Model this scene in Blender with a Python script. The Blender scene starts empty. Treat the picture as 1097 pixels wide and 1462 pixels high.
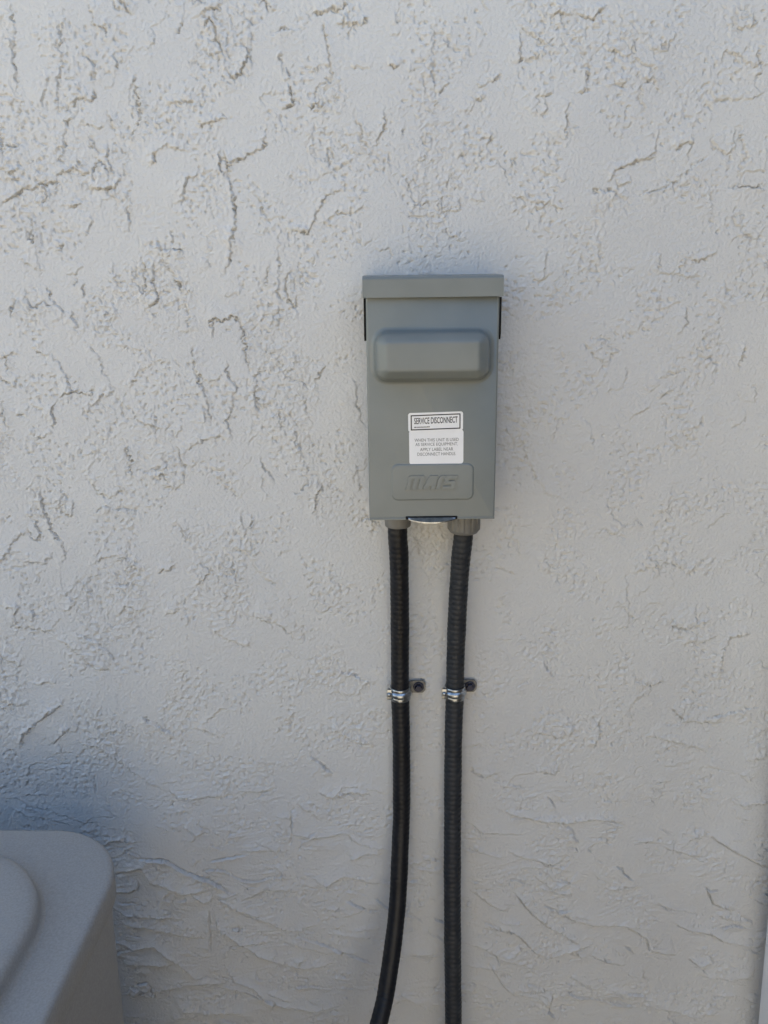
import bpy, bmesh, math, random
import numpy as np
from mathutils import Vector, Matrix
R = math.radians
random.seed(4)
scene = bpy.context.scene
COL = scene.collection

# ------------------------------------------------------------------ camera
CAM_Y, CAM_Z, PITCH = -0.815, 1.40, 14.5
cam_d = bpy.data.cameras.new('camera')
cam_d.sensor_fit = 'VERTICAL'; cam_d.sensor_height = 36.0
cam_d.lens = 36.0 * 1100.0 / 1462.0
cam_d.clip_start = 0.01; cam_d.clip_end = 500.0
cam = bpy.data.objects.new('camera', cam_d); COL.objects.link(cam)
cam.location = (0, CAM_Y, CAM_Z)
cam.rotation_euler = (R(90 - PITCH), 0, 0)
scene.camera = cam

# ------------------------------------------------------------------ light
SUN_EL = 69.0
SUN_AZ = 34.0             # degrees from +Y towards +X: the sun stands behind the house, to the right
world = bpy.data.worlds.new('World'); scene.world = world; world.use_nodes = True
wn = world.node_tree; wn.nodes.clear()
sky = wn.nodes.new('ShaderNodeTexSky'); sky.sky_type = 'NISHITA'; sky.sun_disc = False
sky.sun_elevation = R(SUN_EL); sky.sun_rotation = R(SUN_AZ)
sky.air_density = 1.0; sky.dust_density = 0.1; sky.ozone_density = 5.0
bg = wn.nodes.new('ShaderNodeBackground'); bg.inputs['Strength'].default_value = 0.15
wo = wn.nodes.new('ShaderNodeOutputWorld')
wn.links.new(sky.outputs[0], bg.inputs[0]); wn.links.new(bg.outputs[0], wo.inputs[0])
sd = bpy.data.lights.new('sun', 'SUN'); sd.energy = 4.8; sd.angle = R(0.5); sd.color = (1.0, 0.91, 0.80)
sun = bpy.data.objects.new('sun', sd); COL.objects.link(sun)
S = Vector((math.sin(R(SUN_AZ)) * math.cos(R(SUN_EL)), math.cos(R(SUN_AZ)) * math.cos(R(SUN_EL)), math.sin(R(SUN_EL))))
sun.rotation_euler = S.to_track_quat('Z', 'Y').to_euler()
sun.location = S * 20
vs = scene.view_settings
vs.view_transform = 'Standard'; vs.look = 'None'; vs.gamma = 1.0; vs.use_curve_mapping = False
vs.exposure = 1.67
vs.use_white_balance = True; vs.white_balance_temperature = 7900; vs.white_balance_tint = 5
scene.cycles.max_bounces = 10; scene.cycles.diffuse_bounces = 5

# ------------------------------------------------------------------ helpers
def tag(o, label=None, cat=None, group=None, kind=None):
    if label: o['label'] = label
    if cat: o['category'] = cat
    if group: o['group'] = group
    if kind: o['kind'] = kind
    return o
def empty(name, loc=(0, 0, 0), rot=(0, 0, 0)):
    o = bpy.data.objects.new(name, None); COL.objects.link(o)
    o.location = loc; o.rotation_euler = rot; o.empty_display_size = 0.05
    return o
def link(name, me, m, parent=None):
    o = bpy.data.objects.new(name, me); COL.objects.link(o)
    if m: me.materials.append(m)
    if parent: o.parent = parent
    return o
def obj(name, bm, m, parent=None, smooth=None):
    me = bpy.data.meshes.new(name)
    bmesh.ops.recalc_face_normals(bm, faces=bm.faces)
    bm.to_mesh(me); bm.free()
    if smooth is not None:
        me.shade_smooth()
        me.set_sharp_from_angle(angle=R(smooth))
    return link(name, me, m, parent)
def box_bm(x0, x1, y0, y1, z0, z1, bev=0.0, seg=2, bm=None):
    bm2 = bmesh.new()
    bmesh.ops.create_cube(bm2, size=1)
    for v in bm2.verts:
        v.co = Vector(((x0 + x1) / 2 + v.co.x * (x1 - x0), (y0 + y1) / 2 + v.co.y * (y1 - y0), (z0 + z1) / 2 + v.co.z * (z1 - z0)))
    if bev: bmesh.ops.bevel(bm2, geom=bm2.edges[:], offset=bev, segments=seg, affect='EDGES', profile=0.6)
    if bm is None: return bm2
    me = bpy.data.meshes.new('t'); bm2.to_mesh(me); bm2.free(); bm.from_mesh(me); bpy.data.meshes.remove(me)
    return bm
def rrect(hw, hh, r, n=8, cx=0, cz=0):
    """rounded rectangle outline, counter-clockwise, 4*(n+1) points"""
    r = max(min(r, hw - 1e-5, hh - 1e-5), 1e-5); pts = []
    for (sx, sz, a0) in ((1, 1, 0), (-1, 1, 90), (-1, -1, 180), (1, -1, 270)):
        for i in range(n + 1):
            a = R(a0 + 90 * i / n)
            pts.append((cx + sx * (hw - r) + r * math.cos(a), cz + sz * (hh - r) + r * math.sin(a)))
    return pts
def loft(rings, cap0=False, cap1=True, bm=None):
    bm = bm or bmesh.new(); vr = [[bm.verts.new(p) for p in r] for r in rings]
    n = len(rings[0])
    for a, b in zip(vr, vr[1:]):
        for i in range(n): bm.faces.new((a[i], a[(i + 1) % n], b[(i + 1) % n], b[i]))
    if cap0: bm.faces.new(vr[0][::-1])
    if cap1: bm.faces.new(vr[-1])
    return bm
def lathe(prof, n=40, axis='Z', org=(0, 0, 0), cap0=False, cap1=False, bm=None, flute=None):
    rings = []
    for (r, h) in prof:
        ring = []
        for i in range(n):
            a = 2 * math.pi * i / n
            rr = r if flute is None else flute(r, h, a)
            c, s = rr * math.cos(a), rr * math.sin(a)
            p = (c, s, h) if axis == 'Z' else ((c, -h, s) if axis == 'Y' else (h, c, s))
            ring.append((p[0] + org[0], p[1] + org[1], p[2] + org[2]))
        rings.append(ring)
    return loft(rings, cap0, cap1, bm)

# ------------------------------------------------------------------ materials
def mat(name, col, rough=0.6, metal=0.0, spec=0.5):
    m = bpy.data.materials.new(name); m.use_nodes = True
    b = m.node_tree.nodes['Principled BSDF']
    b.inputs['Base Color'].default_value = (*col, 1); b.inputs['Roughness'].default_value = rough
    b.inputs['Metallic'].default_value = metal; b.inputs['Specular IOR Level'].default_value = spec
    return m
def N(m, t, **kw):
    n = m.node_tree.nodes.new(t)
    for k, v in kw.items():
        if k in n.inputs.keys(): n.inputs[k].default_value = v
        else: setattr(n, k, v)
    return n
def L(m, a, b): m.node_tree.links.new(a, b)
def vary(m, c0, c1, scale, detail=4, lo=0.35, hi=0.65):
    b = m.node_tree.nodes['Principled BSDF']
    tc = N(m, 'ShaderNodeTexCoord'); nz = N(m, 'ShaderNodeTexNoise'); nz.inputs['Scale'].default_value = scale; nz.inputs['Detail'].default_value = detail
    cr = N(m, 'ShaderNodeValToRGB'); cr.color_ramp.elements[0].position = lo; cr.color_ramp.elements[1].position = hi
    cr.color_ramp.elements[0].color = (*c0, 1); cr.color_ramp.elements[1].color = (*c1, 1)
    L(m, tc.outputs['Object'], nz.inputs['Vector']); L(m, nz.outputs['Fac'], cr.inputs['Fac']); L(m, cr.outputs['Color'], b.inputs['Base Color'])
    return tc
def bump(m, scales, dist=0.001, strength=1.0):
    b = m.node_tree.nodes['Principled BSDF']; tc = N(m, 'ShaderNodeTexCoord'); prev = None
    for sc, st in scales:
        nz = N(m, 'ShaderNodeTexNoise'); nz.inputs['Scale'].default_value = sc; nz.inputs['Detail'].default_value = 3
        L(m, tc.outputs['Object'], nz.inputs['Vector'])
        bp = N(m, 'ShaderNodeBump'); bp.inputs['Distance'].default_value = dist; bp.inputs['Strength'].default_value = st * strength
        L(m, nz.outputs['Fac'], bp.inputs['Height'])
        if prev: L(m, prev.outputs[0], bp.inputs['Normal'])
        prev = bp
    L(m, prev.outputs[0], b.inputs['Normal'])

M = {}
M['stucco'] = mat('painted_stucco', (0.58, 0.58, 0.575), 0.72, spec=0.35)
vary(M['stucco'], (0.565, 0.567, 0.567), (0.60, 0.60, 0.592), 5.0, 6)
bump(M['stucco'], [(420, 0.5), (1000, 0.4)], 0.0012)
M['cream'] = mat('cream_stucco', (0.78, 0.74, 0.66), 0.85); vary(M['cream'], (0.76, 0.72, 0.64), (0.80, 0.76, 0.68), 4, 6); bump(M['cream'], [(60, 0.4)], 0.004)
M['roof'] = mat('roof_tile', (0.30, 0.22, 0.17), 0.8); vary(M['roof'], (0.25, 0.18, 0.14), (0.34, 0.26, 0.2), 3)
M['trim'] = mat('white_trim_paint', (0.78, 0.78, 0.77), 0.5); vary(M['trim'], (0.75, 0.75, 0.74), (0.8, 0.8, 0.79), 6)
M['ground'] = mat('pale_gravel', (0.32, 0.29, 0.245), 0.9); vary(M['ground'], (0.28, 0.255, 0.215), (0.36, 0.325, 0.275), 9, 8)
M['boxpaint'] = mat('grey_enamel', (0.165, 0.184, 0.181), 0.38, spec=0.55)
vary(M['boxpaint'], (0.157, 0.176, 0.173), (0.173, 0.192, 0.189), 25, 5); bump(M['boxpaint'], [(900, 0.10), (60, 0.03)], 0.0006)
M['blackgap'] = mat('gap_shade_and_rubber', (0.012, 0.012, 0.012), 0.9, spec=0.15); vary(M['blackgap'], (0.010, 0.010, 0.010), (0.016, 0.016, 0.016), 90)  # black for the gap shade at hood and hasp, and for the lock ring
M['steel'] = mat('galvanised_steel', (0.38, 0.40, 0.42), 0.30, metal=1.0); vary(M['steel'], (0.28, 0.30, 0.32), (0.50, 0.52, 0.54), 160, 5); bump(M['steel'], [(700, 0.1)], 0.0005)
M['zinc'] = mat('dull_zinc', (0.16, 0.165, 0.17), 0.5, metal=0.7); vary(M['zinc'], (0.12, 0.125, 0.13), (0.20, 0.205, 0.21), 200, 5)
M['label'] = mat('white_label_vinyl', (0.76, 0.76, 0.77), 0.4); vary(M['label'], (0.74, 0.74, 0.75), (0.78, 0.78, 0.79), 40)
M['ink'] = mat('black_ink', (0.02, 0.02, 0.022), 0.5); vary(M['ink'], (0.016, 0.016, 0.018), (0.03, 0.03, 0.032), 300)
M['greyink'] = mat('thin_black_ink', (0.07, 0.07, 0.075), 0.5); vary(M['greyink'], (0.05, 0.05, 0.055), (0.10, 0.10, 0.105), 300)
M['pvc'] = mat('grey_pvc', (0.16, 0.16, 0.158), 0.55); vary(M['pvc'], (0.148, 0.148, 0.146), (0.175, 0.175, 0.172), 70); bump(M['pvc'], [(500, 0.08)], 0.0006)
M['screw'] = mat('dark_blue_screw_coating', (0.012, 0.016, 0.04), 0.45); vary(M['screw'], (0.008, 0.012, 0.035), (0.02, 0.026, 0.055), 200)
M['acpaint'] = mat('grey_textured_enamel', (0.28, 0.272, 0.262), 0.5)
vary(M['acpaint'], (0.275, 0.267, 0.257), (0.325, 0.317, 0.307), 550, 6); bump(M['acpaint'], [(700, 0.2)], 0.0006)
M['acdark'] = mat('dark_plastic', (0.03, 0.03, 0.032), 0.5); vary(M['acdark'], (0.025, 0.025, 0.027), (0.036, 0.036, 0.038), 30)
M['timber'] = mat('added_fence_timber', (0.07, 0.05, 0.035), 0.75); vary(M['timber'], (0.05, 0.035, 0.025), (0.09, 0.065, 0.045), 14, 8)
M['pad'] = mat('concrete_pad', (0.36, 0.35, 0.33), 0.9); vary(M['pad'], (0.31, 0.30, 0.285), (0.40, 0.39, 0.37), 12, 8)
M['vinyl'] = mat('white_vinyl', (0.81, 0.81, 0.82), 0.4); vary(M['vinyl'], (0.79, 0.79, 0.80), (0.83, 0.83, 0.84), 4)

def conduit_mat(name, base, rough, prints):
    """black plastic with rows of darker print; UV: x = turn round the hose (0..1), y = metres along it"""
    m = mat(name, base, rough, spec=0.32); b = m.node_tree.nodes['Principled BSDF']
    uv = N(m, 'ShaderNodeUVMap'); sp = N(m, 'ShaderNodeSeparateXYZ'); L(m, uv.outputs[0], sp.inputs[0])
    tc = N(m, 'ShaderNodeTexCoord'); nz = N(m, 'ShaderNodeTexNoise'); nz.inputs['Scale'].default_value = 60; nz.inputs['Detail'].default_value = 6
    L(m, tc.outputs['Object'], nz.inputs['Vector'])
    cr = N(m, 'ShaderNodeValToRGB'); cr.color_ramp.elements[0].position = 0.3; cr.color_ramp.elements[1].position = 0.75
    cr.color_ramp.elements[0].color = (*[c * 0.85 for c in base], 1); cr.color_ramp.elements[1].color = (*[c * 1.25 for c in base], 1)
    L(m, nz.outputs['Fac'], cr.inputs['Fac'])
    cur = cr.outputs['Color']
    for (u0, hw, scale, v0, v1) in prints:
        d = N(m, 'ShaderNodeMath', operation='SUBTRACT'); L(m, sp.outputs['X'], d.inputs[0]); d.inputs[1].default_value = u0
        a = N(m, 'ShaderNodeMath', operation='ABSOLUTE'); L(m, d.outputs[0], a.inputs[0])
        lt = N(m, 'ShaderNodeMath', operation='LESS_THAN'); L(m, a.outputs[0], lt.inputs[0]); lt.inputs[1].default_value = hw
        mp = N(m, 'ShaderNodeMapping'); mp.inputs['Scale'].default_value = (18, scale, 1); L(m, uv.outputs[0], mp.inputs['Vector'])
        w = N(m, 'ShaderNodeTexNoise'); w.inputs['Scale'].default_value = 1; w.inputs['Detail'].default_value = 1; L(m, mp.outputs[0], w.inputs['Vector'])
        g = N(m, 'ShaderNodeMath', operation='GREATER_THAN'); L(m, w.outputs['Fac'], g.inputs[0]); g.inputs[1].default_value = 0.5
        g1 = N(m, 'ShaderNodeMath', operation='GREATER_THAN'); L(m, sp.outputs['Y'], g1.inputs[0]); g1.inputs[1].default_value = v0
        g2 = N(m, 'ShaderNodeMath', operation='LESS_THAN'); L(m, sp.outputs['Y'], g2.inputs[0]); g2.inputs[1].default_value = v1
        f = lt.outputs[0]
        for x in (g, g1, g2):
            mu = N(m, 'ShaderNodeMath', operation='MULTIPLY'); L(m, f, mu.inputs[0]); L(m, x.outputs[0], mu.inputs[1]); f = mu.outputs[0]
        mx = N(m, 'ShaderNodeMix', data_type='RGBA'); L(m, f, mx.inputs['Factor'])
        L(m, cur, mx.inputs[6]); mx.inputs[7].default_value = (0.004, 0.004, 0.005, 1); cur = mx.outputs[2]
    L(m, cur, b.inputs['Base Color'])
    bump(m, [(500, 0.08)], 0.0005)
    return m
M['hoseL'] = conduit_mat('black_hose_plastic', (0.009, 0.010, 0.013), 0.45, [(0.23, 0.035, 260, 0.0, 0.17)])
M['hoseR'] = conduit_mat('charcoal_hose_plastic', (0.022, 0.025, 0.030), 0.52, [(0.115, 0.03, 300, 0.0, 0.45)])

# ------------------------------------------------------------------ ground
bm = bmesh.new(); g = 80
bm.faces.new([bm.verts.new(p) for p in ((-g, -g, 0), (g, -g, 0), (g, g, 0), (-g, g, 0))])
tag(obj('ground', bm, M['ground']), 'pale beige gravel ground around the house', 'ground', kind='structure')

# ------------------------------------------------------------------ stucco wall relief
STROKES = """
6 -346,1682 -348,1665 -347,1653 -351,1641 -350,1623 -352,1599; 7 -301,1674 -301,1662 -307,1647 -306,1629 -312,1611 -316,1587; 7 -272,1682 -275,1662 -262,1660 -262,1644; 10 -381,1503 -366,1511 -354,1519 -340,1521 -319,1526;
9 -324,1530 -311,1535 -302,1536 -289,1533; 10 -266,1559 -271,1545 -267,1537 -269,1530; 10 -292,1519 -273,1517 -262,1522 -256,1530; 5 -273,1517 -265,1508 -260,1495;
8 -228,1538 -224,1551 -210,1557 -191,1551; 9 -155,1534 -149,1543 -128,1550 -118,1556 -114,1567; 8 -155,1534 -152,1524 -147,1505 -148,1485 -153,1468 -156,1448 -165,1435; 8 -103,1480 -93,1480 -75,1478 -68,1492 -57,1513 -36,1518;
5 -103,1480 -106,1458 -106,1435 -110,1376; 4 -64,1482 -47,1495 -15,1499; 4 -79,1543 -74,1524 -53,1534 -26,1546; 8 -225,1468 -224,1462 -201,1460;
6 -226,1460 -219,1448 -211,1435 -204,1418 -201,1397 -201,1376; 7 -298,1475 -290,1485 -289,1496; 6 -322,1501 -308,1501 -300,1506; 7 -246,1592 -228,1594;
6 -211,1595 -180,1596; 5 -246,1593 -243,1605 -236,1620; 7 -232,1584 -243,1568 -250,1562; 7 -299,1584 -307,1578 -312,1565 -311,1553 -318,1538;
8 -302,1593 -296,1598 -278,1598 -278,1608; 6 -295,1578 -280,1576 -270,1571; 8 -367,1557 -357,1556 -353,1560; 7 -362,1595 -345,1596;
6 -349,1593 -354,1568; 9 -377,1535 -363,1534; 7 -378,1526 -357,1526; 9 -92,1611 -88,1595 -100,1588;
7 -124,1659 -126,1638 -125,1623; 6 -107,1655 -74,1660; 8 -98,1641 -96,1626 -90,1620; 7 -157,1647 -153,1638 -168,1638;
7 -162,1611 -152,1613 -154,1620; 7 -160,1588 -150,1582 -164,1579 -182,1574; 7 -66,1671 -38,1676 -31,1682; 8 -44,1663 -21,1662 -15,1669;
6 -73,1619 -63,1625 -48,1629; 6 -31,1628 -11,1625; 6 -176,1666 -162,1675 -149,1678; 6 -216,1659 -219,1644;
5 -185,1682 -195,1653; 6 -253,1682 -248,1674 -241,1676; 6 -255,1641 -255,1626 -252,1622; 7 -284,1638 -275,1626 -281,1620 -275,1613;
7 -76,1593 -60,1592 -60,1598; 6 -321,1404 -315,1379; 7 -328,1458 -322,1468; 6 -366,1452 -356,1445 -342,1442;
7 -322,1435 -303,1443; 3 -83,1568 -46,1568 -5,1567; 4 -274,1448 -268,1418; 4 -162,1416 -144,1421;
6 -178,1452 -175,1443; 8 -372,1571 -371,1553 -374,1540; 7 -370,1530 -356,1537; 8 -345,1508 -339,1501;
6 -344,1428 -338,1411 -326,1397; 8 152,1668 164,1671 197,1669 210,1678; 9 128,1656 130,1639 127,1627; 9 143,1637 148,1633;
9 101,1612 111,1616 109,1622; 5 126,1662 153,1644 162,1653; 7 53,1603 61,1613; 7 78,1584 88,1597 98,1600;
8 1,1627 16,1627; 6 12,1674 14,1662; 4 47,1665 46,1624 50,1594; 7 193,1630 195,1606 182,1603;
7 180,1597 176,1584 178,1563; 9 221,1525 227,1534 247,1544 267,1546; 9 204,1514 215,1517 225,1517 232,1509; 8 250,1512 270,1518 290,1525 302,1538 318,1549;
8 284,1553 290,1560 303,1560; 6 229,1512 240,1507; 5 321,1518 325,1502 328,1491; 9 354,1644 354,1634 362,1624 353,1613;
6 353,1613 362,1603 350,1598 320,1598 314,1603 318,1610; 6 350,1534 376,1535; 7 342,1518 378,1520; 4 148,1538 162,1531 181,1525;
5 122,1512 146,1507 164,1504 183,1499; 4 84,1509 98,1507; 5 129,1496 134,1499; 6 275,1460 280,1441;
6 301,1439 303,1455 318,1451 338,1461; 5 346,1468 361,1476 375,1470; 6 283,1405 304,1410; 6 308,1405 312,1388 300,1377;
6 343,1433 354,1412 378,1422; 5 345,1398 342,1388; 4 253,1377 267,1388; 4 214,1479 220,1446;
4 157,1433 171,1438; 2 124,1450 173,1460; 6 322,1662 346,1659 347,1674; 7 221,1615 225,1609 234,1615;
7 247,1621 265,1606; 6 212,1643 223,1636; 4 245,1644 266,1639 277,1653; 6 146,1584 148,1603 162,1603;
4 93,1563 110,1564; 4 69,1547 83,1550; 3 63,1531 64,1492; 8 -198,1370 -198,1344 -189,1330 -174,1332 -170,1341;
8 -166,1355 -163,1337 -156,1323 -161,1301 -167,1290 -161,1267; 8 -132,1341 -136,1319 -133,1297; 6 -111,1301 -108,1282 -104,1273; 4 -90,1330 -83,1308 -76,1282;
5 -97,1278 -88,1252 -81,1229; 8 -212,1259 -196,1267 -185,1271 -170,1271; 7 -270,1233 -251,1234 -234,1242 -233,1252; 4 -271,1319 -258,1337 -243,1348 -224,1352;
7 -261,1306 -266,1290 -244,1282 -244,1301; 6 -225,1282 -222,1271 -210,1286; 6 -190,1304 -188,1286; 5 -239,1221 -226,1214 -217,1221 -217,1233;
7 -310,1290 -317,1297 -297,1315 -282,1319; 5 -305,1370 -294,1348 -288,1330 -286,1315; 6 -344,1359 -332,1337 -327,1312; 7 -365,1366 -348,1354;
6 -377,1359 -399,1355; 5 -277,1370 -253,1361; 7 -402,1334 -388,1326 -380,1335; 6 -373,1267 -353,1276;
6 -388,1297 -377,1295; 6 -372,1304 -361,1301 -360,1291; 6 -352,1217 -338,1197 -343,1186 -356,1190; 6 -324,1233 -310,1209 -292,1205 -283,1217;
7 -324,1186 -304,1194 -270,1190; 7 -427,1129 -413,1150 -394,1168; 6 -403,1133 -380,1129 -364,1141; 7 -324,1131 -305,1139 -290,1137 -272,1121;
4 -301,1125 -297,1104 -273,1108; 8 -252,1119 -236,1125 -230,1129; 5 -208,1104 -194,1121 -208,1133; 6 -300,1068 -291,1079 -270,1073;
6 -248,1071 -232,1073; 6 -168,1156 -146,1133 -135,1115 -116,1100; 5 -144,1186 -146,1170 -156,1162; 4 -118,1137 -103,1145;
6 -173,1221 -158,1205; 4 -187,1240 -173,1221; 5 -130,1233 -131,1217 -124,1205; 5 -196,1066 -194,1049 -174,1036 -150,1028;
5 -141,1062 -125,1066; 6 -433,1081 -418,1075 -421,1054 -375,1049; 8 -411,1083 -418,1058; 9 -398,1075 -396,1062;
6 -363,1071 -348,1083 -360,1098; 7 -374,1041 -348,1019 -334,1004 -314,1001; 5 -357,1049 -327,1036 -305,1010; 5 -441,1019 -418,1006;
4 -405,984 -380,984; 6 -31,1334 -28,1304 -20,1282; 4 -30,1244 -24,1213; 5 -54,1001 -34,995 -14,984;
4 -157,1071 -121,1058 -98,1036; 6 207,1370 219,1355 230,1350 244,1362; 6 286,1334 304,1339 311,1343; 6 276,1319 290,1327;
5 290,1312 305,1323; 6 328,1352 342,1355; 5 369,1341 375,1370; 5 318,1271 335,1282 339,1297;
4 307,1268 322,1305; 4 225,1260 220,1279 206,1297; 5 142,1279 151,1256 164,1226 180,1208 195,1204; 4 127,1286 139,1277;
3 214,1210 228,1220; 3 257,1241 261,1229 260,1198; 3 255,1163 266,1175; 6 270,1118 304,1126 319,1132 340,1118 354,1134 342,1138;
5 270,1118 274,1093 277,1055 256,1049; 4 259,1085 273,1076 287,1060; 4 235,1120 244,1106; 5 318,1064 339,1051 370,1060;
6 341,1034 360,1036 380,1042; 7 389,990 388,1025 396,1042 419,1045; 5 352,1081 354,1060 369,1064 365,1085; 4 424,1134 414,1118 430,1106;
4 143,1173 162,1175; 4 122,1126 149,1116; 4 172,1126 204,1114; 5 301,981 325,986;
4 182,1014 195,990; 4 372,1282 386,1294; 6 -431,898 -427,916 -406,935 -370,962; 4 -445,958 -416,955;
4 -393,905 -370,926; 4 -364,905 -339,900 -320,884 -292,860 -264,841; 5 -286,942 -246,916; 4 -221,926 -189,912;
5 -64,926 -39,910 -14,902; 4 -89,893 -61,865; 4 -231,831 -188,836; 4 -260,841 -227,821;
6 -80,841 -61,831 -40,841 -14,836; 5 -113,816 -112,782 -92,777 -79,774; 4 -108,826 -83,807 -77,799; 9 -334,724 -302,734 -291,711 -274,706 -253,695 -217,701;
8 -306,747 -271,744 -246,726 -216,714 -191,695; 8 -244,695 -227,682 -214,688; 6 -213,690 -179,664 -149,653 -118,637; 5 -178,685 -147,701 -107,698;
4 -192,674 -157,659; 6 -334,664 -308,661 -273,659; 7 -332,648 -296,643 -257,632 -228,629; 6 -221,669 -223,605;
8 -215,664 -212,643 -186,621 -160,602 -133,588 -102,580 -65,588; 8 -326,610 -294,616 -264,588 -243,566 -229,569; 7 -336,588 -301,586 -269,588; 7 -332,538 -304,546 -307,558 -321,555;
5 -304,541 -262,552 -225,558; 7 -206,583 -193,560 -171,552 -153,530 -122,518; 6 -225,555 -180,544 -135,521 -90,512 -48,524; 7 -277,538 -264,515 -242,510 -210,510 -186,510 -178,492;
5 -279,498 -247,504; 6 -214,501 -192,492; 4 -128,621 -110,616 -74,605 -42,605; 4 -109,632 -65,613 -11,586;
6 -41,744 -24,752 -2,753; 6 -89,716 -72,706 -50,721 -15,711 -2,708; 5 -51,659 -24,672 -48,685; 4 -42,637 -6,643;
5 -175,757 -145,759 -119,757; 4 -215,742 -171,752; 4 -246,792 -226,777; 4 -175,841 -137,841;
7 137,817 163,808 193,800 227,798 257,803 291,798; 5 178,921 208,914 228,924; 5 181,868 206,865 210,877; 5 246,898 257,921 250,935;
5 102,872 119,861 135,865; 4 104,798 121,783 172,781; 5 152,756 174,748 209,738 224,746; 5 188,720 211,702 232,710 215,718;
7 163,697 187,666 210,644 233,631 252,615; 5 113,697 138,676 156,668; 7 134,644 170,634 194,607 212,596 243,610 269,618; 6 104,618 122,615 145,601 150,585;
5 150,596 195,579; 6 105,585 141,579 156,552 175,535; 6 208,676 240,655 267,647 307,647 335,628 341,610 374,601 382,610; 4 266,601 289,590 312,585;
4 241,568 274,546; 7 340,521 382,512 411,501 442,512; 4 316,541 343,538; 6 403,705 414,681 442,668;
8 369,650 392,639 415,636 434,623 471,615 490,618; 6 392,596 407,585 424,590 418,601; 6 413,568 450,563 481,568; 6 400,778 432,758 476,733;
5 367,763 387,781; 5 345,763 390,748; 4 285,702 316,707; 6 220,541 215,512 227,501;
4 174,546 202,541; 4 311,917 353,905 387,894; 6 336,953 354,935 396,933; 5 383,940 434,953;
4 430,882 457,887; 5 429,822 464,825; 4 428,865 438,854; 5 20,541 61,512;
3 24,601 69,604;
"""
rng = np.random.default_rng(11)
GT = rng.uniform(0, 2 * np.pi, (256, 256)).astype(np.float32)
GX, GY = np.cos(GT), np.sin(GT)
def perlin(x, y, seed=0):
    x = x + seed * 17.31; y = y + seed * 9.77
    xi = np.floor(x).astype(np.int32); yi = np.floor(y).astype(np.int32)
    fx = (x - xi).astype(np.float32); fy = (y - yi).astype(np.float32)
    u = fx * fx * fx * (fx * (fx * 6 - 15) + 10); v = fy * fy * fy * (fy * (fy * 6 - 15) + 10)
    x0 = (xi + seed * 31) & 255; x1 = (x0 + 1) & 255; y0 = (yi + seed * 57) & 255; y1 = (y0 + 1) & 255
    a = GX[x0, y0] * fx + GY[x0, y0] * fy
    b = GX[x1, y0] * (fx - 1) + GY[x1, y0] * fy
    c = GX[x0, y1] * fx + GY[x0, y1] * (fy - 1)
    d = GX[x1, y1] * (fx - 1) + GY[x1, y1] * (fy - 1)
    a += u * (b - a); c += u * (d - c)
    return (a + v * (c - a)) * 1.41
def fbm(x, y, o, seed, gain=0.5):
    s = 0; amp = 1.0
    for i in range(o):
        s = s + amp * perlin(x, y, seed + i); x = x * 2.03; y = y * 2.03; amp *= gain
    return s
def sstep(a, b, x):
    t = np.clip((x - a) / (b - a), 0, 1); return t * t * (3 - 2 * t)

WX0, WX1, WZ0, WZ1 = -2.0, 4.5, 0.0, 2.62
def axis_coords(lo, hi, f0, f1, step):
    mid = [f0]
    while mid[-1] < f1: mid.append(mid[-1] + step(mid[-1]))
    left = []; s = step(f0); p = f0
    while p > lo:
        s = min(s * 1.09, 0.05); p = max(p - s, lo); left.append(p)
    right = []; s = step(f1); p = mid[-1]
    while p < hi:
        s = min(s * 1.09, 0.05); p = min(p + s, hi); right.append(p)
    return np.array(left[::-1] + mid + right)
xs = axis_coords(WX0, WX1, -0.535, 0.535, lambda x: 0.00101)
zs = axis_coords(WZ0, WZ1, 0.45, 1.72, lambda z: 0.00117 - (z - 0.45) / 1.27 * 0.00034)
nx, nz = len(xs), len(zs)
X, Z = np.meshgrid(xs.astype(np.float32), zs.astype(np.float32))
# how much fine relief the grid can carry here
fine = np.minimum(np.clip(1.9 - np.gradient(xs) / 0.0012, 0, 1)[None, :], np.clip(1.9 - np.gradient(zs) / 0.0014, 0, 1)[:, None]).astype(np.float32)

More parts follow.
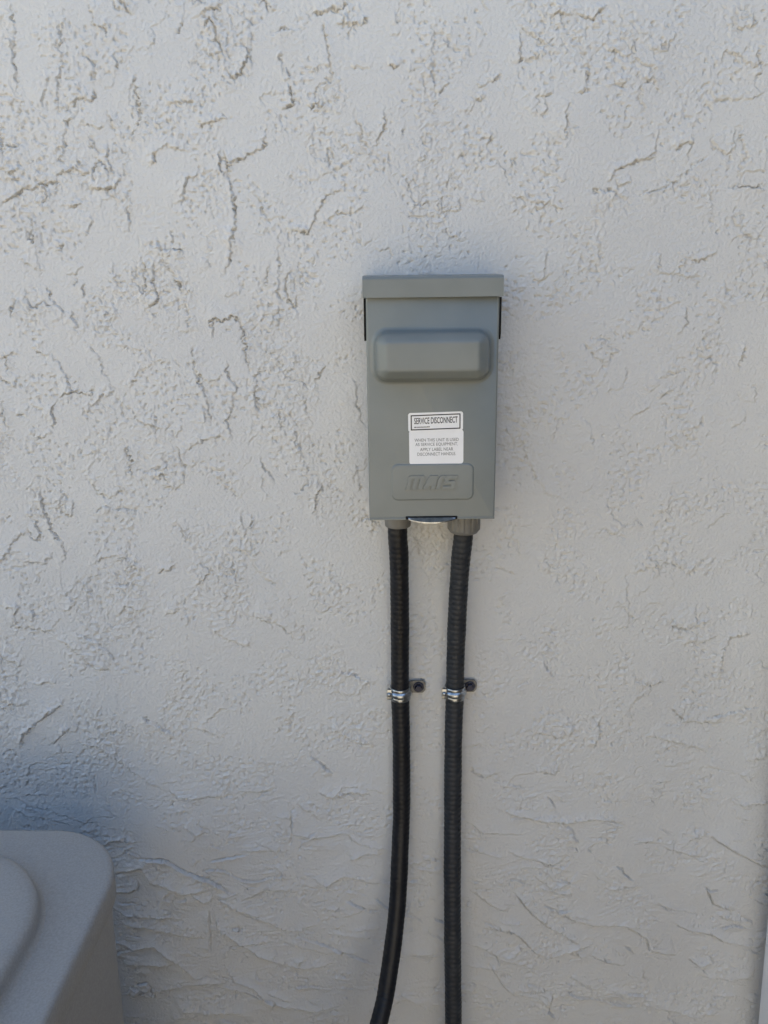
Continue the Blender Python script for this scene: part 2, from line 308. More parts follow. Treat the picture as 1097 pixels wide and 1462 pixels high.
def relief():
    H = np.zeros_like(X)
    # slow waviness of the float coat
    H += 0.0011 * fbm(X * 7, Z * 7, 2, 3)
    # zones: rough dabs (upper left), sweeping strokes (lower part), calmer right middle
    z1 = fbm(X * 9, Z * 9, 3, 21)
    low = sstep(0.98, 0.72, Z + 0.06 * z1)
    upl = sstep(0.15, -0.20, X + 0.08 * z1) * sstep(1.02, 1.20, Z)
    # ragged query coordinates for all edges
    jx = 0.0026 * perlin(X * 120, Z * 120, 40) + 0.0024 * perlin(X * 240, Z * 240, 41) + 0.0013 * perlin(X * 460, Z * 460, 45)
    jz = 0.0026 * perlin(X * 120, Z * 120, 42) + 0.0024 * perlin(X * 240, Z * 240, 43) + 0.0013 * perlin(X * 460, Z * 460, 46)
    jx = jx * (1 - 0.72 * low); jz = jz * (1 - 0.72 * low)
    # terraces: thin overlapping skins of plaster with a ragged, undercut lower/right lip
    def terrace(ax, az, rot, seed, k, amp, gdepth, mask, slope=3.0, msc=22, lo=0.45, tail=2.2):
        c, s = math.cos(R(rot)), math.sin(R(rot))
        u = ((X + jx) * c + (Z + jz) * s) * ax; v = (-(X + jx) * s + (Z + jz) * c) * az
        n = fbm(u, v, 3, seed) * k + (Z * 0.85 - X * 0.5) * slope
        gz, gx = np.gradient(n, zs, xs)
        gr = np.hypot(gx, gz) + 4.0
        f = n - np.floor(n)
        d = (1.0 - f) / gr
        w = sstep(0.02, lo, fbm(X * msc + 3, Z * msc, 2, seed + 7) - 0.02) * mask
        skin = (1.0 - f) ** tail * np.exp(-f / gr / 0.012)
        return w * (amp * skin - gdepth * fine * np.exp(-((d - 0.0004) / 0.00055) ** 2))
    H += terrace(12, 5, 6, 50, 1.6, 0.0018, 0.0044, 0.12 + 0.88 * upl)
    H += terrace(5, 16, -14, 60, 1.5, 0.0030, 0.0050, 0.85 * low)
    H += terrace(9, 26, -10, 65, 1.5, 0.0022, 0.0044, 0.65 * low, 5.0, 30)
    H += terrace(10, 10, 0, 70, 1.4, 0.0018, 0.0026, 0.55 * (1 - low) * (1 - 0.6 * upl) + 0.05)
    # gritty patches: crowded little lips and crumbs
    gm = sstep(0.0, 0.50, fbm(X * 13, Z * 9, 3, 80)) * (1 - 0.55 * low) * sstep(0.60, -0.15, X - 0.3 * (Z - 1.2))
    H += fine * terrace(34, 22, 10, 130, 1.5, 0.0012, 0.0034, 0.6 * gm, 8.0, 60, 0.40)
    H += fine * terrace(52, 40, -20, 140, 1.3, 0.0008, 0.0024, 0.30 * gm + 0.08, 8.0, 75, 0.45)
    g1 = perlin((X + jx) * 170, (Z + jz) * 170, 90)
    g2 = perlin((X + jx) * 250 + 0.4 * g1, (Z + jz) * 210, 92); g3 = perlin(X * 400, Z * 400, 93)
    H += fine * (0.04 + 0.62 * gm) * (1 - 0.7 * low) * (0.0008 * sstep(0.15, 0.42, g1) * sstep(-0.1, 0.2, g3) + 0.0010 * sstep(0.22, 0.45, g2) - 0.0012 * sstep(0.30, 0.50, -g2))
    # pits and crumbs
    pz = perlin(X * 210, Z * 210, 95) * (0.6 + 0.8 * sstep(-0.2, 0.3, perlin(X * 18, Z * 18, 96)))
    H += fine * (0.0009 * sstep(0.52, 0.72, pz) - 0.0018 * sstep(0.55, 0.75, -pz))
    # trowel striations in the sweeping zone
    st = perlin((X * 0.96 + Z * 0.26) * 14 + 0.5 * z1, (Z * 0.96 - X * 0.26 + 0.01 * z1) * 330, 99)
    sm = sstep(0.1, 0.45, fbm(X * 11, Z * 16, 2, 101))
    H += fine * 0.0007 * st * sm * (0.25 + 0.75 * low)
    # grain everywhere
    H += fine * (0.00034 * perlin(X * 330, Z * 330, 110) + 0.0003 * perlin(X * 640, Z * 640, 111))
    # individual trowel lips
    QX = X + jx; QZ = Z + jz
    DASH = np.clip(0.62 + 1.25 * perlin(X * 115, Z * 115, 150) + 0.5 * perlin(X * 260, Z * 260, 151), 0.30, 1.5)
    DASH = DASH + (1.15 - DASH) * 0.85 * low
    CRUMB = 1.0 + (1 - 0.8 * low) * (0.5 * perlin(X * 190, Z * 190, 152) + 0.3 * perlin(X * 380, Z * 380, 153))
    rs = random.Random(5)
    for item in STROKES.replace('\n', ' ').split(';'):
        t = item.split()
        if len(t) < 3: continue
        w = int(t[0]) / 10.0
        zc = float(t[1].split(',')[1]) / 1000.0
        lw = min(max((1.15 - zc) / 0.3, 0), 1)
        w *= 1.0 + 1.0 * min(max((1.15 - zc) / 0.3, 0), 1)
        P = np.array([[float(c) for c in q.split(',')] for q in t[1:]]) / 1000.0
        pad = 0.035
        i0, i1 = np.searchsorted(xs, [P[:, 0].min() - pad, P[:, 0].max() + pad])
        k0, k1 = np.searchsorted(zs, [P[:, 1].min() - pad, P[:, 1].max() + pad])
        if i1 - i0 < 3 or k1 - k0 < 3: continue
        qx = QX[k0:k1, i0:i1]; qz = QZ[k0:k1, i0:i1]
        best = np.full(qx.shape, 9.0, np.float32); side = np.zeros_like(best); par = np.zeros_like(best)
        seg = np.hypot(*(P[1:] - P[:-1]).T); tot = seg.sum(); acc = 0.0
        d = P[-1] - P[0]; nrm = np.array([-d[1], d[0]])
        flip = 1.0 if nrm @ np.array([-0.5, 0.86]) > 0 else -1.0
        if rs.random() < 0.12: flip = -flip
        for a, b, sl in zip(P[:-1], P[1:], seg):
            e = (b - a) / max(sl, 1e-6)
            rx = qx - a[0]; rz = qz - a[1]
            tt = rx * e[0] + rz * e[1]; tc = np.clip(tt, 0, sl)
            dd = np.hypot(rx - tc * e[0], rz - tc * e[1])
            sgn = np.where((e[0] * rz - e[1] * rx) > 0, 1.0, -1.0)
            m = dd < best
            best = np.where(m, dd, best); side = np.where(m, sgn, side); par = np.where(m, (acc + tc) / tot, par)
            acc += sl
        s = best * side * flip                       # > 0 on the plaster skin, < 0 below its lip
        fade = 0.0055 + 0.008 * rs.random()
        broken = 0.75 + 0.4 * perlin(par * tot * 55 + rs.random() * 90, par * 0 + w * 7, 120)
        # a lip tapers away towards both ends
        ends = sstep(-0.03, 0.16, par) * sstep(1.03, 0.84, par) * np.clip(broken, 0.1, 1.2)
        up = sstep(-0.0004, 0.0008, s) * np.exp(-np.clip(s, 0, 1) / fade)
        gro = np.exp(-((s + 0.0004) / 0.00055) ** 2)
        near = sstep(0.034, 0.018, best)
        H[k0:k1, i0:i1] += ends * near * ((0.0028 + 0.0008 * lw) * w * up * CRUMB[k0:k1, i0:i1] - 0.0070 * w * gro * DASH[k0:k1, i0:i1])
    return H
Hh = relief()
co = np.empty((nz, nx, 3), np.float32); co[..., 0] = X; co[..., 1] = -Hh; co[..., 2] = Z
me = bpy.data.meshes.new('stucco_front')
me.vertices.add(nx * nz); me.vertices.foreach_set('co', co.ravel())
ii = (np.arange(nz - 1)[:, None] * nx + np.arange(nx - 1)[None, :]).ravel()
quads = np.stack([ii, ii + 1, ii + 1 + nx, ii + nx], 1).astype(np.int32)
nq = len(quads)
me.loops.add(nq * 4); me.loops.foreach_set('vertex_index', quads.ravel())
me.polygons.add(nq); me.polygons.foreach_set('loop_start', np.arange(0, nq * 4, 4, dtype=np.int32))
me.update(calc_edges=True); me.shade_smooth()
house = empty('house', (0, 0, 0))
tag(house, 'off-white painted stucco house wall with rough trowelled texture', 'house')
link('stucco_front', me, M['stucco'], house)
obj('side_wall', box_bm(WX0, WX1, 0.012, 7.0, 0.0, 2.62), M['stucco'], house)
bm = bmesh.new()
EAVE = 0.30  # unseen eave added, its depth set to dim the upper wall
v = [bm.verts.new(p) for p in ((WX0 - .4, -EAVE, 2.63), (WX1 + .4, -EAVE, 2.63), (WX1 + .4, 7.4, 2.63), (WX0 - .4, 7.4, 2.63),
                               (WX0 - .4, -EAVE, 2.80), (WX1 + .4, -EAVE, 2.80), (WX1 + .4, 7.4, 2.80), (WX0 - .4, 7.4, 2.80),
                               (WX0 + 3, 3.5, 4.0), (WX1 - 3, 3.5, 4.0))]
for f in ((3, 2, 1, 0), (0, 1, 5, 4), (1, 2, 6, 5), (2, 3, 7, 6), (3, 0, 4, 7), (4, 5, 9, 8), (5, 6, 9), (6, 7, 8, 9), (7, 4, 8)):
    bm.faces.new([v[i] for i in f])
rf = obj('roof', bm, M['roof'], house)
obj('fascia', box_bm(WX0 - .42, WX1 + .42, -EAVE - .025, -EAVE - .002, 2.60, 2.80), M['trim'], rf)

# ------------------------------------------------------------------ unseen house added across the yard to bounce sunlight onto the wall
nb = empty('added_sunlit_house', (-5.0, -4.2, 0))
tag(nb, 'unseen cream stucco house added across the yard to bounce sunlight', 'house')
obj('wall', box_bm(-5.0, 7.5, -6.0, 0.0, 0.0, 2.7), M['cream'], nb)
rf2 = obj('roof', box_bm(-5.3, 7.8, -6.3, 0.3, 2.71, 2.9), M['roof'], nb)
obj('fascia', box_bm(-5.3, 7.8, 0.302, 0.325, 2.69, 2.91), M['trim'], rf2)

# ------------------------------------------------------------------ white downspout in the inside corner at the right
spout = empty('downspout', (0.577, -0.06, 0))
tag(spout, 'smooth white downspout at the right edge of the stucco wall', 'downspout')
def prism(outline, path):
    return loft([[(px + x, py + y, pz) for x, y in outline] for px, py, pz in path], True, True)
SP = rrect(0.042, 0.034, 0.010, 5)
obj('pipe', prism(SP, [(-0.043, 0, 0.16), (-0.1075, 0, 1.45), (-0.10, 0, 1.75), (0.03, 0, 2.0), (0.03, 0, 2.58)]), M['vinyl'], spout, 40)
obj('outlet', prism(SP, [(-0.0425, 0.0, 0.165), (-0.041, -0.03, 0.12), (-0.04, -0.11, 0.075), (-0.04, -0.16, 0.06)]), M['vinyl'], spout, 40)

# ------------------------------------------------------------------ unseen dark fence added at the right to absorb light
fence = empty('added_dark_fence', (0.68, -0.04, 0))
tag(fence, 'unseen dark timber fence added to block light from the right', 'fence')
for k in range(13):
    obj('board', box_bm(0, 0.022, -0.14 * k - 0.136, -0.14 * k, 0.05, 1.82, 0.003), M['timber'], fence, 40)
for z in (0.35, 1.45): obj('rail', box_bm(0.0225, 0.065, -1.82, 0, z, z + 0.09, 0.003), M['timber'], fence, 40)
for y in (0.0, -1.73): obj('post', box_bm(0.0655, 0.155, y - 0.09, y, 0.0, 1.78, 0.004), M['timber'], fence, 40)

# ------------------------------------------------------------------ disconnect box
BX, BZ = 0.0463, 1.315
box = empty('disconnect_box', (BX, 0, BZ), (0, R(-0.7), 0))
tag(box, 'grey metal electrical disconnect box with hooded top mounted on the stucco', 'electrical box')
def plate(rings, parent, name, m, smooth=35):
    """rings: list of (outline, y)"""
    return obj(name, loft([[(x, y, z) for x, z in o] for o, y in rings]), m, parent, smooth)
CF = -0.075
obj('back_box', box_bm(-0.0585, 0.0585, -0.052, -0.0005, -0.110, 0.112, 0.0012), M['boxpaint'], box, 40)
# cover: pressed sheet with turned-in sides
def sheet(hw, z0, z1, y, r=0.0016):
    return rrect(hw, (z1 - z0) / 2, r, 4, 0, (z0 + z1) / 2)
cz0, cz1 = -0.1136, 0.106
cover = plate([(sheet(0.0622, cz0 + .0003, cz1, 0), -0.030), (sheet(0.0622, cz0 + .0003, cz1, 0), CF + .0016), (sheet(0.0619, cz0 + .0003, cz1, 0), CF + .0007),
               (sheet(0.0613, cz0 + .0009, cz1, 0), CF + .0002), (sheet(0.0605, cz0 + .0017, cz1, 0), CF)], box, 'cover', M['boxpaint'], 50)
# thin folded edge along the bottom of the cover
obj('folded_edge', box_bm(-0.0620, 0.0620, CF - .0009, CF + .002, cz0 - .0004, cz0 + .0016, 0.0004), M['boxpaint'], cover, 40)
# raised handle pocket
cxd, czd = -0.0006, 0.0461
prof = [(0.0, 0.0001), (0.0012, 0.0003), (0.0028, 0.0012), (0.0042, 0.0030), (0.0050, 0.0060), (0.0056, 0.0095), (0.0068, 0.0124), (0.0088, 0.0145), (0.0115, 0.0168), (0.0142, 0.0190), (0.0156, 0.0199), (0.0168, 0.0202), (0.0185, 0.0203)]
rings = []
for off, h in prof:
    k = off / 0.0185
    rr = max(0.0165 * (1 - k) ** 0.9 , 0.0022)
    rings.append((rrect(0.0586 - off, 0.0267 - off * 0.86, rr, 10, cxd, czd), CF - h))
plate(rings, cover, 'raised_panel', M['boxpaint'], 60)
# embossed name plate
czp = -0.0759
pl = [(0.0, 0.0001), (0.0005, 0.0006), (0.0011, 0.0010), (0.0018, 0.0011)]
plate([(rrect(0.0404 - o, 0.0183 - o, 0.0065 - o, 8, 0.0005, czp), CF - h) for o, h in pl], cover, 'name_plate', M['boxpaint'], 60)
# embossed slanted lettering on the plate (outlines in mm, y up, slanted afterwards)
GLY = [
    [(0, 0), (0, 11), (1.5, 12.5), (14.6, 12.5), (15.6, 11.5), (15.6, 0), (11.6, 0), (11.6, 9.6), (9.8, 9.6), (9.8, 0), (5.8, 0), (5.8, 9.6), (4, 9.6), (4, 0)],
    [(16.6, 0), (16.6, 3), (20.3, 12.5), (27.6, 12.5), (27.6, 0), (23.6, 0), (23.6, 3.4), (21.6, 3.4), (20.4, 0)],
    [(28.6, 0), (28.6, 9.5), (31, 12.5), (35.8, 12.5), (35.2, 9.6), (33, 9.6), (32.6, 9.0), (32.6, 0)],
    [(34.4, 0), (34.4, 3), (41.8, 3), (41.8, 4.8), (36.4, 4.8), (34.8, 6.4), (34.8, 10.9), (36.4, 12.5), (46.2, 12.5), (46.2, 9.5), (38.8, 9.5), (38.8, 7.7), (44.4, 7.7), (46, 6.2), (46, 1.6), (44.4, 0)],
]
for gl in GLY:
    bm = bmesh.new()
    pts = [(-0.0262 + (x + 0.24 * y) * 0.00104, czp - 0.0072 + y * 0.00112) for x, y in gl]
    a = [bm.verts.new((x, CF - .0009, z)) for x, z in pts]
    f = bm.faces.new(a); r = bmesh.ops.extrude_face_region(bm, geom=[f])
    top = [q for q in r['geom'] if isinstance(q, bmesh.types.BMVert)]
    for q in top: q.co.y = CF - .0026
    te = [e for e in bm.edges if all(q in top for q in e.verts)]
    bmesh.ops.bevel(bm, geom=te, offset=0.00022, segments=2, affect='EDGES')
    obj('embossed_letter', bm, M['boxpaint'], cover, 50)
# rain hood along the top
hood = bmesh.new()
HW = 0.0648
outline = [(-0.0005, 0.099), (-0.0005, 0.1205), (-0.020, 0.1215), (-0.0745, 0.1182), (-0.0782, 0.1172), (-0.0797, 0.1152), (-0.0800, 0.0990), (-0.0772, 0.0990), (-0.0768, 0.1130), (-0.003, 0.1150), (-0.003, 0.099)]
a = [hood.verts.new((-HW, y, z)) for y, z in outline]; b = [hood.verts.new((HW, y, z)) for y, z in outline]
n = len(outline)
for i in range(n): hood.faces.new((a[i], a[(i + 1) % n], b[(i + 1) % n], b[i]))
hood.faces.new(a[::-1]); hood.faces.new(b)
hd = obj('rain_hood', hood, M['boxpaint'], box, 32)
for sx in (-1, 1):
    obj('hood_side', box_bm(sx * 0.0636 - .0010, sx * 0.0636 + .0010, -0.0766, -0.0032, 0.0992, 0.1128), M['boxpaint'], hd, 40)
    # hinge ears, coloured black to stand for shade in the gap below the hood
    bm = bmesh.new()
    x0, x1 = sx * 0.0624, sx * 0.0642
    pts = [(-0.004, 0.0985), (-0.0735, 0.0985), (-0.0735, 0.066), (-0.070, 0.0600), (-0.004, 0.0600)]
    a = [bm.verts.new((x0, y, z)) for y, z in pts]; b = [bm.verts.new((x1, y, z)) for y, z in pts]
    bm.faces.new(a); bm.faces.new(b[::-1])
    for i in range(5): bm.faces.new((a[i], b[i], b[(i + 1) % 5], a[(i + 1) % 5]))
    obj('hinge_shade_ear', bm, M['blackgap'], box)
# hasp: curved tongue in front of a solid black strip that stands for the slot's shade
obj('hasp_slot_shade', box_bm(-0.0262, 0.0252, CF - .0014, CF + .004, cz0 - .0002, cz0 + .0030, 0.0006), M['blackgap'], box, 40)
hp = bmesh.new(); K = 22
topv, botv = [], []
for th, arr in ((0.0, topv), (-0.0011, botv)):
    for i in range(K + 1):
        t = -1 + 2 * i / K
        x = t * 0.0232 - 0.0002; y1 = CF - .0018 - 0.0062 * (1 - abs(t) ** 2.6)
        sag = -0.0021 * (1 - t * t)
        arr.append((hp.verts.new((x, CF - .0012, cz0 + .0020 + th)), hp.verts.new((x, y1, cz0 + .0008 + sag + th))))
for i in range(K):
    hp.faces.new((topv[i][0], topv[i][1], topv[i + 1][1], topv[i + 1][0]))
    hp.faces.new((botv[i][0], botv[i + 1][0], botv[i + 1][1], botv[i][1]))
    hp.faces.new((topv[i][1], botv[i][1], botv[i + 1][1], topv[i + 1][1]))
hs = obj('hasp', hp, M['steel'], box, 30)

# paper label
lab = empty('label', (0.0036, CF, -0.0330), (0, R(-0.5), 0)); lab.parent = box
lab['label'] = 'white service disconnect label on the cover'
def flat(name, outline, y, th, m, parent):
    return plate([(outline, y + th), (outline, y)], parent, name, m, 30)
lo_ = [(x, z) for x, z in rrect(0.0263, 0.0168, 0.0028, 6, 0.0003, -0.0083)]
flat('lower_sheet', lo_, -0.0002, 0.0003, M['label'], lab)
up_ = [(x, z + 0.012 * x) for x, z in rrect(0.0264, 0.0092, 0.0024, 6, -0.0003, 0.0164)]
us = flat('upper_sheet', up_, -0.0004, 0.0003, M['label'], lab)
# printed frame
bm = bmesh.new()
o1 = [(x, z + 0.018 * x) for x, z in rrect(0.0240, 0.0074, 0.0004, 2, -0.0003, 0.0162)]
o2 = [(x, z + 0.018 * x) for x, z in rrect(0.0229, 0.0063, 0.0003, 2, -0.0003, 0.0162)]
va = [bm.verts.new((x, -0.00047, z)) for x, z in o1]; vb = [bm.verts.new((x, -0.00047, z)) for x, z in o2]
for i in range(len(va)): bm.faces.new((va[i], va[(i + 1) % len(va)], vb[(i + 1) % len(va)], vb[i]))
obj('printed_frame', bm, M['ink'], us)
def text(s, x, z, w, h, m, parent, y, bold=0.0, shear=0.0):
    cu = bpy.data.curves.new('t', 'FONT'); cu.body = s; cu.align_x = 'CENTER'; cu.align_y = 'CENTER'; cu.offset = bold; cu.fill_mode = 'FRONT'; cu.resolution_u = 3
    ob = bpy.data.objects.new('t', cu); COL.objects.link(ob)
    dg = bpy.context.evaluated_depsgraph_get(); dg.update()
    me = bpy.data.meshes.new_from_object(ob.evaluated_get(dg))
    bpy.data.objects.remove(ob)
    n = len(me.vertices); c = np.empty(n * 3); me.vertices.foreach_get('co', c); c = c.reshape(-1, 3)
    c[:, 0] -= (c[:, 0].min() + c[:, 0].max()) / 2; c[:, 1] -= (c[:, 1].min() + c[:, 1].max()) / 2
    sx = w / np.ptp(c[:, 0]); sy = h / np.ptp(c[:, 1])
    p = np.zeros_like(c); p[:, 0] = x + c[:, 0] * sx; p[:, 1] = y; p[:, 2] = z + c[:, 1] * sy + shear * c[:, 0] * sx
    me.vertices.foreach_set('co', p.ravel()); me.update()
    me.name = 'lettering'
    return link('lettering', me, m, parent)
text('SERVICE DISCONNECT', 0.0000, 0.0178, 0.0418, 0.0062, M['ink'], us, -0.00047, 0.016, 0.018)
# line of print too small to read: short dashes
bm = bmesh.new(); x = -0.0208
rs = random.Random(2)
while x < -0.0058:
    w = rs.uniform(0.0005, 0.0012)
    q = [(x, 0.0112), (x + w, 0.0112), (x + w, 0.0122 + rs.uniform(-.0001, .0002)), (x, 0.0122)]
    bm.faces.new([bm.verts.new((a, -0.00047, b + 0.018 * a)) for a, b in q]); x += w + rs.uniform(0.00018, 0.0004)
obj('fine_print', bm, M['greyink'], us)
ls = [c for c in lab.children if c.name.startswith('lower_sheet')][0]
for s, z, w in (('WHEN THIS UNIT IS USED', -0.0012, 0.0428), ('AS SERVICE EQUIPMENT,', -0.0057, 0.0412), ('APPLY LABEL NEAR', -0.0104, 0.0322), ('DISCONNECT HANDLE.', -0.0150, 0.0374)):
    text(s, 0.0006, z, w, 0.0031 if ',' not in s else 0.0035, M['greyink'], ls, -0.00027, 0.0)

# ------------------------------------------------------------------ flexible conduits
def catmull(P, step):
    P = [Vector(p) for p in P]; Q = [P[0] * 2 - P[1]] + P + [P[-1] * 2 - P[-2]]; out = []
    for i in range(1, len(Q) - 2):
        p0, p1, p2, p3 = Q[i - 1:i + 3]; n = max(2, int((p2 - p1).length / 0.002))
        for k in range(n):
            t = k / n
            out.append(0.5 * ((2 * p1) + (p2 - p0) * t + (2 * p0 - 5 * p1 + 4 * p2 - p3) * t * t + (3 * p1 - p0 - 3 * p2 + p3) * t ** 3))
    out.append(P[-1])
    d = [0.0]
    for a, b in zip(out, out[1:]): d.append(d[-1] + (b - a).length)
    n = int(d[-1] / step); res = []; j = 0
    for k in range(n + 1):
        s = d[-1] * k / n
        while j < len(d) - 2 and d[j + 1] < s: j += 1
        t = (s - d[j]) / max(d[j + 1] - d[j], 1e-9); res.append(out[j].lerp(out[j + 1], min(max(t, 0), 1)))
    return res
def hose(name, pts, rad, pitch, depth, seam, m, parent):
    step = pitch / 8; path = catmull(pts, step); nseg = 40
    vs_, fs, uvs = [], [], []
    side = Vector((1, 0, 0)); s = 0.0; L_ = len(path)
    for k, p in enumerate(path):
        t = (path[min(k + 1, L_ - 1)] - path[max(k - 1, 0)]).normalized()
        e1 = (side - t * side.dot(t)).normalized(); side = e1; e2 = t.cross(e1)       # e1 to the right, e2 towards the wall or camera
        if k: s += (path[k] - path[k - 1]).length
        ph = s / pitch; f = ph - math.floor(ph)
        dp = depth(s)
        rr = rad - dp * (1 - min(1.0, abs(f - 0.5) * 2 * 1.25)) ** 1.0 if f else rad
        wob = 0.00012 * math.sin(s * 61) + 0.0001 * math.sin(s * 143 + 1)
        for i in range(nseg):
            a = 2 * math.pi * i / nseg
            r2 = rr + wob
            for (a0, wd, hh) in seam:
                dd = (a - a0 + math.pi) % (2 * math.pi) - math.pi
                r2 += hh * math.exp(-(dd / wd) ** 2)
            d = e1 * math.cos(a) + e2 * math.sin(a)
            vs_.append(p + d * r2)
        if k:
            b0 = (k - 1) * nseg; b1 = k * nseg
            for i in range(nseg):
                j = (i + 1) % nseg
                fs.append((b0 + i, b0 + j, b1 + j, b1 + i))
                uvs.append(((i / nseg, s - step), ((i + 1) / nseg, s - step), ((i + 1) / nseg, s), (i / nseg, s)))
    me = bpy.data.meshes.new(name); me.from_pydata(vs_, [], fs)
    ul = me.uv_layers.new(name='UVMap')
    ul.data.foreach_set('uv', np.array(uvs, dtype=np.float32).ravel())
    me.shade_smooth()
    return link(name, me, m, parent)
# direction of e2 for a hose going down: t=(0,0,-1), e1=(1,0,0) -> e2 = (0,-1,0): angle 90 deg faces the camera
RAD = 0.01035
left = empty('flexible_conduit', (0.0143, -0.037, 1.19))
tag(left, 'glossy black flexible conduit on the left, curving toward the grey unit', 'conduit', 'flexible conduits below the disconnect box')
right = empty('flexible_conduit', (0.0836, -0.037, 1.19))
tag(right, 'ribbed charcoal flexible conduit on the right, running straight down', 'conduit', 'flexible conduits below the disconnect box')
def rel(o, pts): return [(x - o.location.x, y - o.location.y, z - o.location.z) for x, y, z in pts]
PL = [(0.0141, -.037, 1.196), (0.0145, -.0365, 1.170), (0.0161, -.032, 1.144), (0.0177, -.020, 1.0587), (0.0183, -.0160, .9832), (0.0200, -.0165, .925), (0.0208, -.018, .8346),
      (0.0196, -.024, .791), (0.0154, -.045, .7103), (0.0045, -.075, .6388), (-.0061, -.100, .603), (-0.045, -.17, .50), (-0.115, -.27, .395), (-0.19, -.345, .345), (-0.255, -.385, .335)]
PR = [(0.0838, -.037, 1.196), (0.0833, -.0368, 1.170), (0.0817, -.033, 1.1446), (0.0807, -.025, 1.0938), (0.0804, -.018, 1.0235), (0.0808, -.0160, .9832), (0.0804, -.0165, .9252), (0.0812, -.020, .836),
      (0.0819, -.030, .7469), (0.0835, -.040, .655), (0.0859, -.050, .5472), (0.088, -.055, .40), (0.09, -.056, .2), (0.09, -.056, -.02)]
hose('hose', rel(left, PL), RAD, 0.0062, lambda s: 0.00026, [(R(78), 0.07, 0.0002), (R(62), 0.05, 0.00012)], M['hoseL'], left)
hose('hose', rel(right, PR), RAD, 0.0062, lambda s: 0.00042, [], M['hoseR'], right)
# fittings under the box
zf = lambda z, o: z - o.location.z
f1 = obj('fitting', lathe([(0.0136, 0.018), (0.0136, 0.001), (0.0133, -0.0003), (0.0125, -0.001), (0.0112, -0.0012), (0.0095, -0.001)], 48, 'Z', (0.0002, 0, -0.0055)), M['pvc'], left, 40)
def flute(r, h, a):
    q = (a * 16 / (2 * math.pi)) % 1.0
    return r + (0.0010 if 0.18 < q < 0.82 else 0.0) * (1.0 if h > -0.0085 else 0.0)
f2 = obj('fitting', lathe([(0.0155, 0.016), (0.0160, 0.006), (0.0160, -0.008), (0.0156, -0.0095), (0.0142, -0.0118), (0.0128, -0.0125), (0.0095, -0.0122)], 128, 'Z', (0.0, 0, -0.0008), flute=flute), M['pvc'], right, 35)
obj('lock_ring', lathe([(0.0150, 0.020), (0.0165, 0.0185), (0.0165, 0.0142), (0.0140, 0.0140)], 48, 'Z', (0.0, 0, -0.0052)), M['blackgap'], f2, 40)

# ------------------------------------------------------------------ clamps
def clamp(name, x, y, z, tx, label):
    c = empty(name, (x, y, z)); tag(c, label, 'pipe clamp', 'zinc clamps holding the conduits')
    r = RAD
    prof = [(r + .0001, .0074), (r + .0012, .0074), (r + .0016, .0068), (r + .0013, .0042), (r + .0011, .0038), (r + .0024, .0026), (r + .0030, .0010), (r + .0030, -.0008), (r + .0024, -.0024), (r + .0011, -.0036), (r + .0013, -.0042), (r + .0016, -.0068), (r + .0012, -.0074), (r + .0001, -.0074)]
    obj('strap', lathe(prof, 56), M['steel'], c, 50)
    # pinch ears with bolt on the left
    e = obj('ear', box_bm(-r - .0048, -r + .0006, -0.0085, -0.0068, -.0052, .0072, .0005), M['steel'], c, 40)
    obj('ear', box_bm(-r - .0048, -r + .0006, -0.0040, -0.0023, -.0052, .0072, .0005), M['steel'], c, 40)
    obj('bolt', lathe([(0.0, 0.0110), (0.0014, 0.0108), (0.0024, 0.0100), (0.0027, 0.0088), (0.0027, 0.0066), (0.0012, 0.0064), (0.0012, -0.001)], 20, 'Y', (-r - .0022, 0, .0016)), M['steel'], c, 60)
    # mounting tab with clipped corners, flat on the wall
    dx = tx - x; yw = -y - .0012 - 0.002; dz = -.0056
    pts = [(px, pz + dz) for px, pz in [(r - .006, -.0008), (dx + .0052, -.0008), (dx + .0082, .0030), (dx + .0082, .0108), (dx + .0052, .0146), (dx - .0050, .0146), (r - .006, .0120)]]
    bm = bmesh.new(); a = [bm.verts.new((px, yw, pz)) for px, pz in pts]; b = [bm.verts.new((px, yw - .0018, pz)) for px, pz in pts]
    bm.faces.new(a); bm.faces.new(b[::-1]); n = len(pts)
    for i in range(n): bm.faces.new((a[i], b[i], b[(i + 1) % n], a[(i + 1) % n]))
    bmesh.ops.bevel(bm, geom=bm.edges[:], offset=0.0004, segments=2, affect='EDGES')
    tb = obj('mounting_tab', bm, M['zinc'], c, 40)
    # screw with washer face and hexagon head
    sc_ = lathe([(0.0060, 0.0000), (0.0061, 0.0012), (0.0055, 0.0019), (0.0046, 0.0020)], 36, 'Y', (dx, yw - .0018, .0068 + dz))
    lathe([(0.0043, 0.0016), (0.0043, 0.0048), (0.0037, 0.0056)], 6, 'Y', (dx, yw - .0018, .0068 + dz), cap1=True, bm=sc_)
    obj('screw', sc_, M['screw'], c, 30)
    return c
clamp('pipe_clamp', 0.0184, -.0161, 0.9810, 0.0398, 'bright zinc clamp with blue screw around the glossy black left conduit')
clamp('pipe_clamp', 0.0806, -.0161, 0.9820, 0.0988, 'bright zinc clamp with blue screw around the ribbed right conduit')

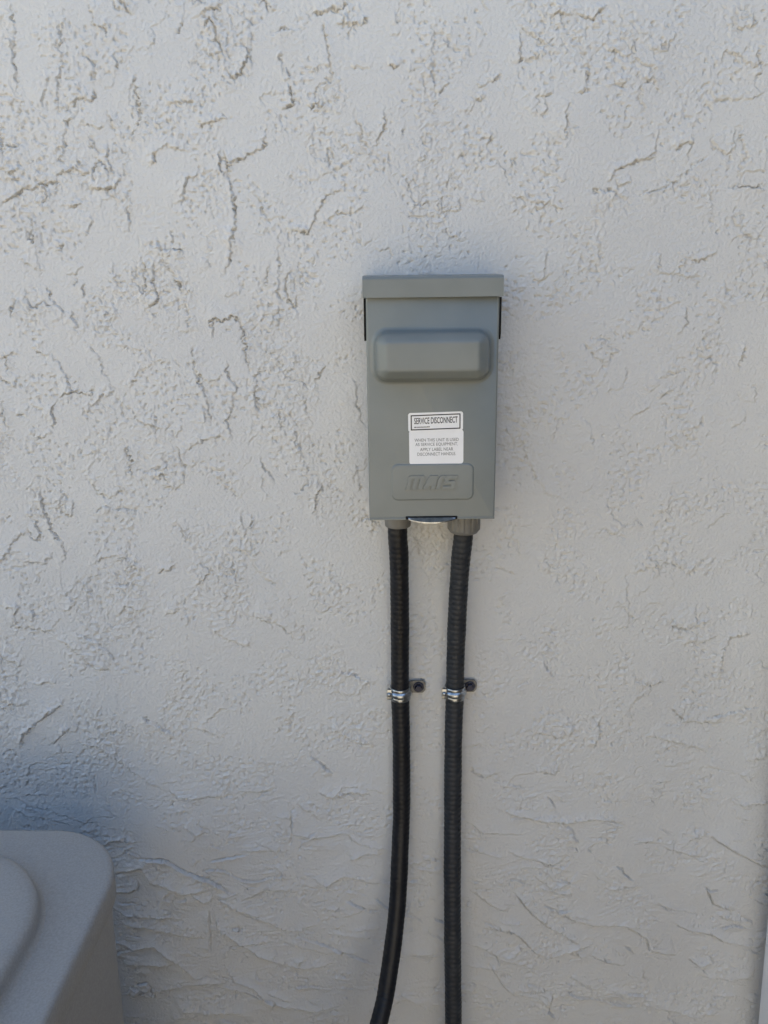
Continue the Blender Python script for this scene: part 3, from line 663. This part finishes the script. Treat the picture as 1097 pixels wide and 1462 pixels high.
# ------------------------------------------------------------------ air conditioner
AW = 0.37
ac = empty('air_conditioner', (-0.617, -0.517, 0.06))
tag(ac, 'grey air conditioning unit with rounded corners and a raised top panel', 'air conditioner')
def ring(off, z, r=0.083, n=14, dy=0.0): return [(x, y, z) for x, y in rrect(AW - off, AW - off - dy, max(r - off, 0.008), n)]
obj('cabinet', loft([ring(.0055, .03), ring(.0055, .812), ring(.012, .816)], True, True), M['acpaint'], ac, 40)
tops = [(.0060, .8135), (.0006, .8138), (0, .8150), (0, .8345), (.0006, .8372), (.0018, .8388), (.0036, .8398), (.0065, .8402), (.020, .8405), (.034, .8407), (.0400, .8410)]
cover_top = obj('top_cover', loft([ring(o, z) for o, z in tops], False, True), M['acpaint'], ac, 50)
# raised panel with a round fan opening
rp = [ring(o, z, 0.145, 14, .0095) for o, z in ((.0345, .8404), (.0375, .8420), (.0392, .8455), (.0398, .8500), (.0410, .8540), (.0438, .8566), (.049, .8577), (.060, .8580))]
nn = len(rp[0])
def circ(rad, z):
    out = []
    for (x, y, _) in rp[-1]:
        a = math.atan2(y, x); out.append((rad * math.cos(a), rad * math.sin(a), z))
    return out
obj('raised_panel', loft(rp + [circ(.262, .8600), circ(.256, .859), circ(.254, .850)], False, False), M['acpaint'], cover_top, 50)
obj('fan_well', lathe([(.252, .8465), (.0, .8462)], 48), M['acdark'], ac)
gr = bmesh.new()
for k in range(11):
    rr = .045 + k * .019
    nseg = 48
    rgs = [[((rr + .002 * math.cos(b)) * math.cos(a), (rr + .002 * math.cos(b)) * math.sin(a), .868 + .002 * math.sin(b)) for b in (0, math.pi / 2, math.pi, 3 * math.pi / 2)] for a in [2 * math.pi * i / nseg for i in range(nseg)]]
    loft(rgs + [rgs[0]], False, False, gr)
for k in range(12):
    a = 2 * math.pi * k / 12
    b_ = box_bm(.04, .262, -.002, .002, .8605, .8645)
    bmesh.ops.rotate(b_, verts=b_.verts, matrix=Matrix.Rotation(a, 3, 'Z'))
    t = bpy.data.meshes.new('t'); b_.to_mesh(t); b_.free(); gr.from_mesh(t); bpy.data.meshes.remove(t)
obj('fan_grille', gr, M['acdark'], ac)
pad = obj('equipment_pad', box_bm(-1.05, -0.17, -0.965, -0.085, 0.0, 0.09, .006), M['pad'])
tag(pad, 'low concrete pad under the air conditioning unit', 'pad')
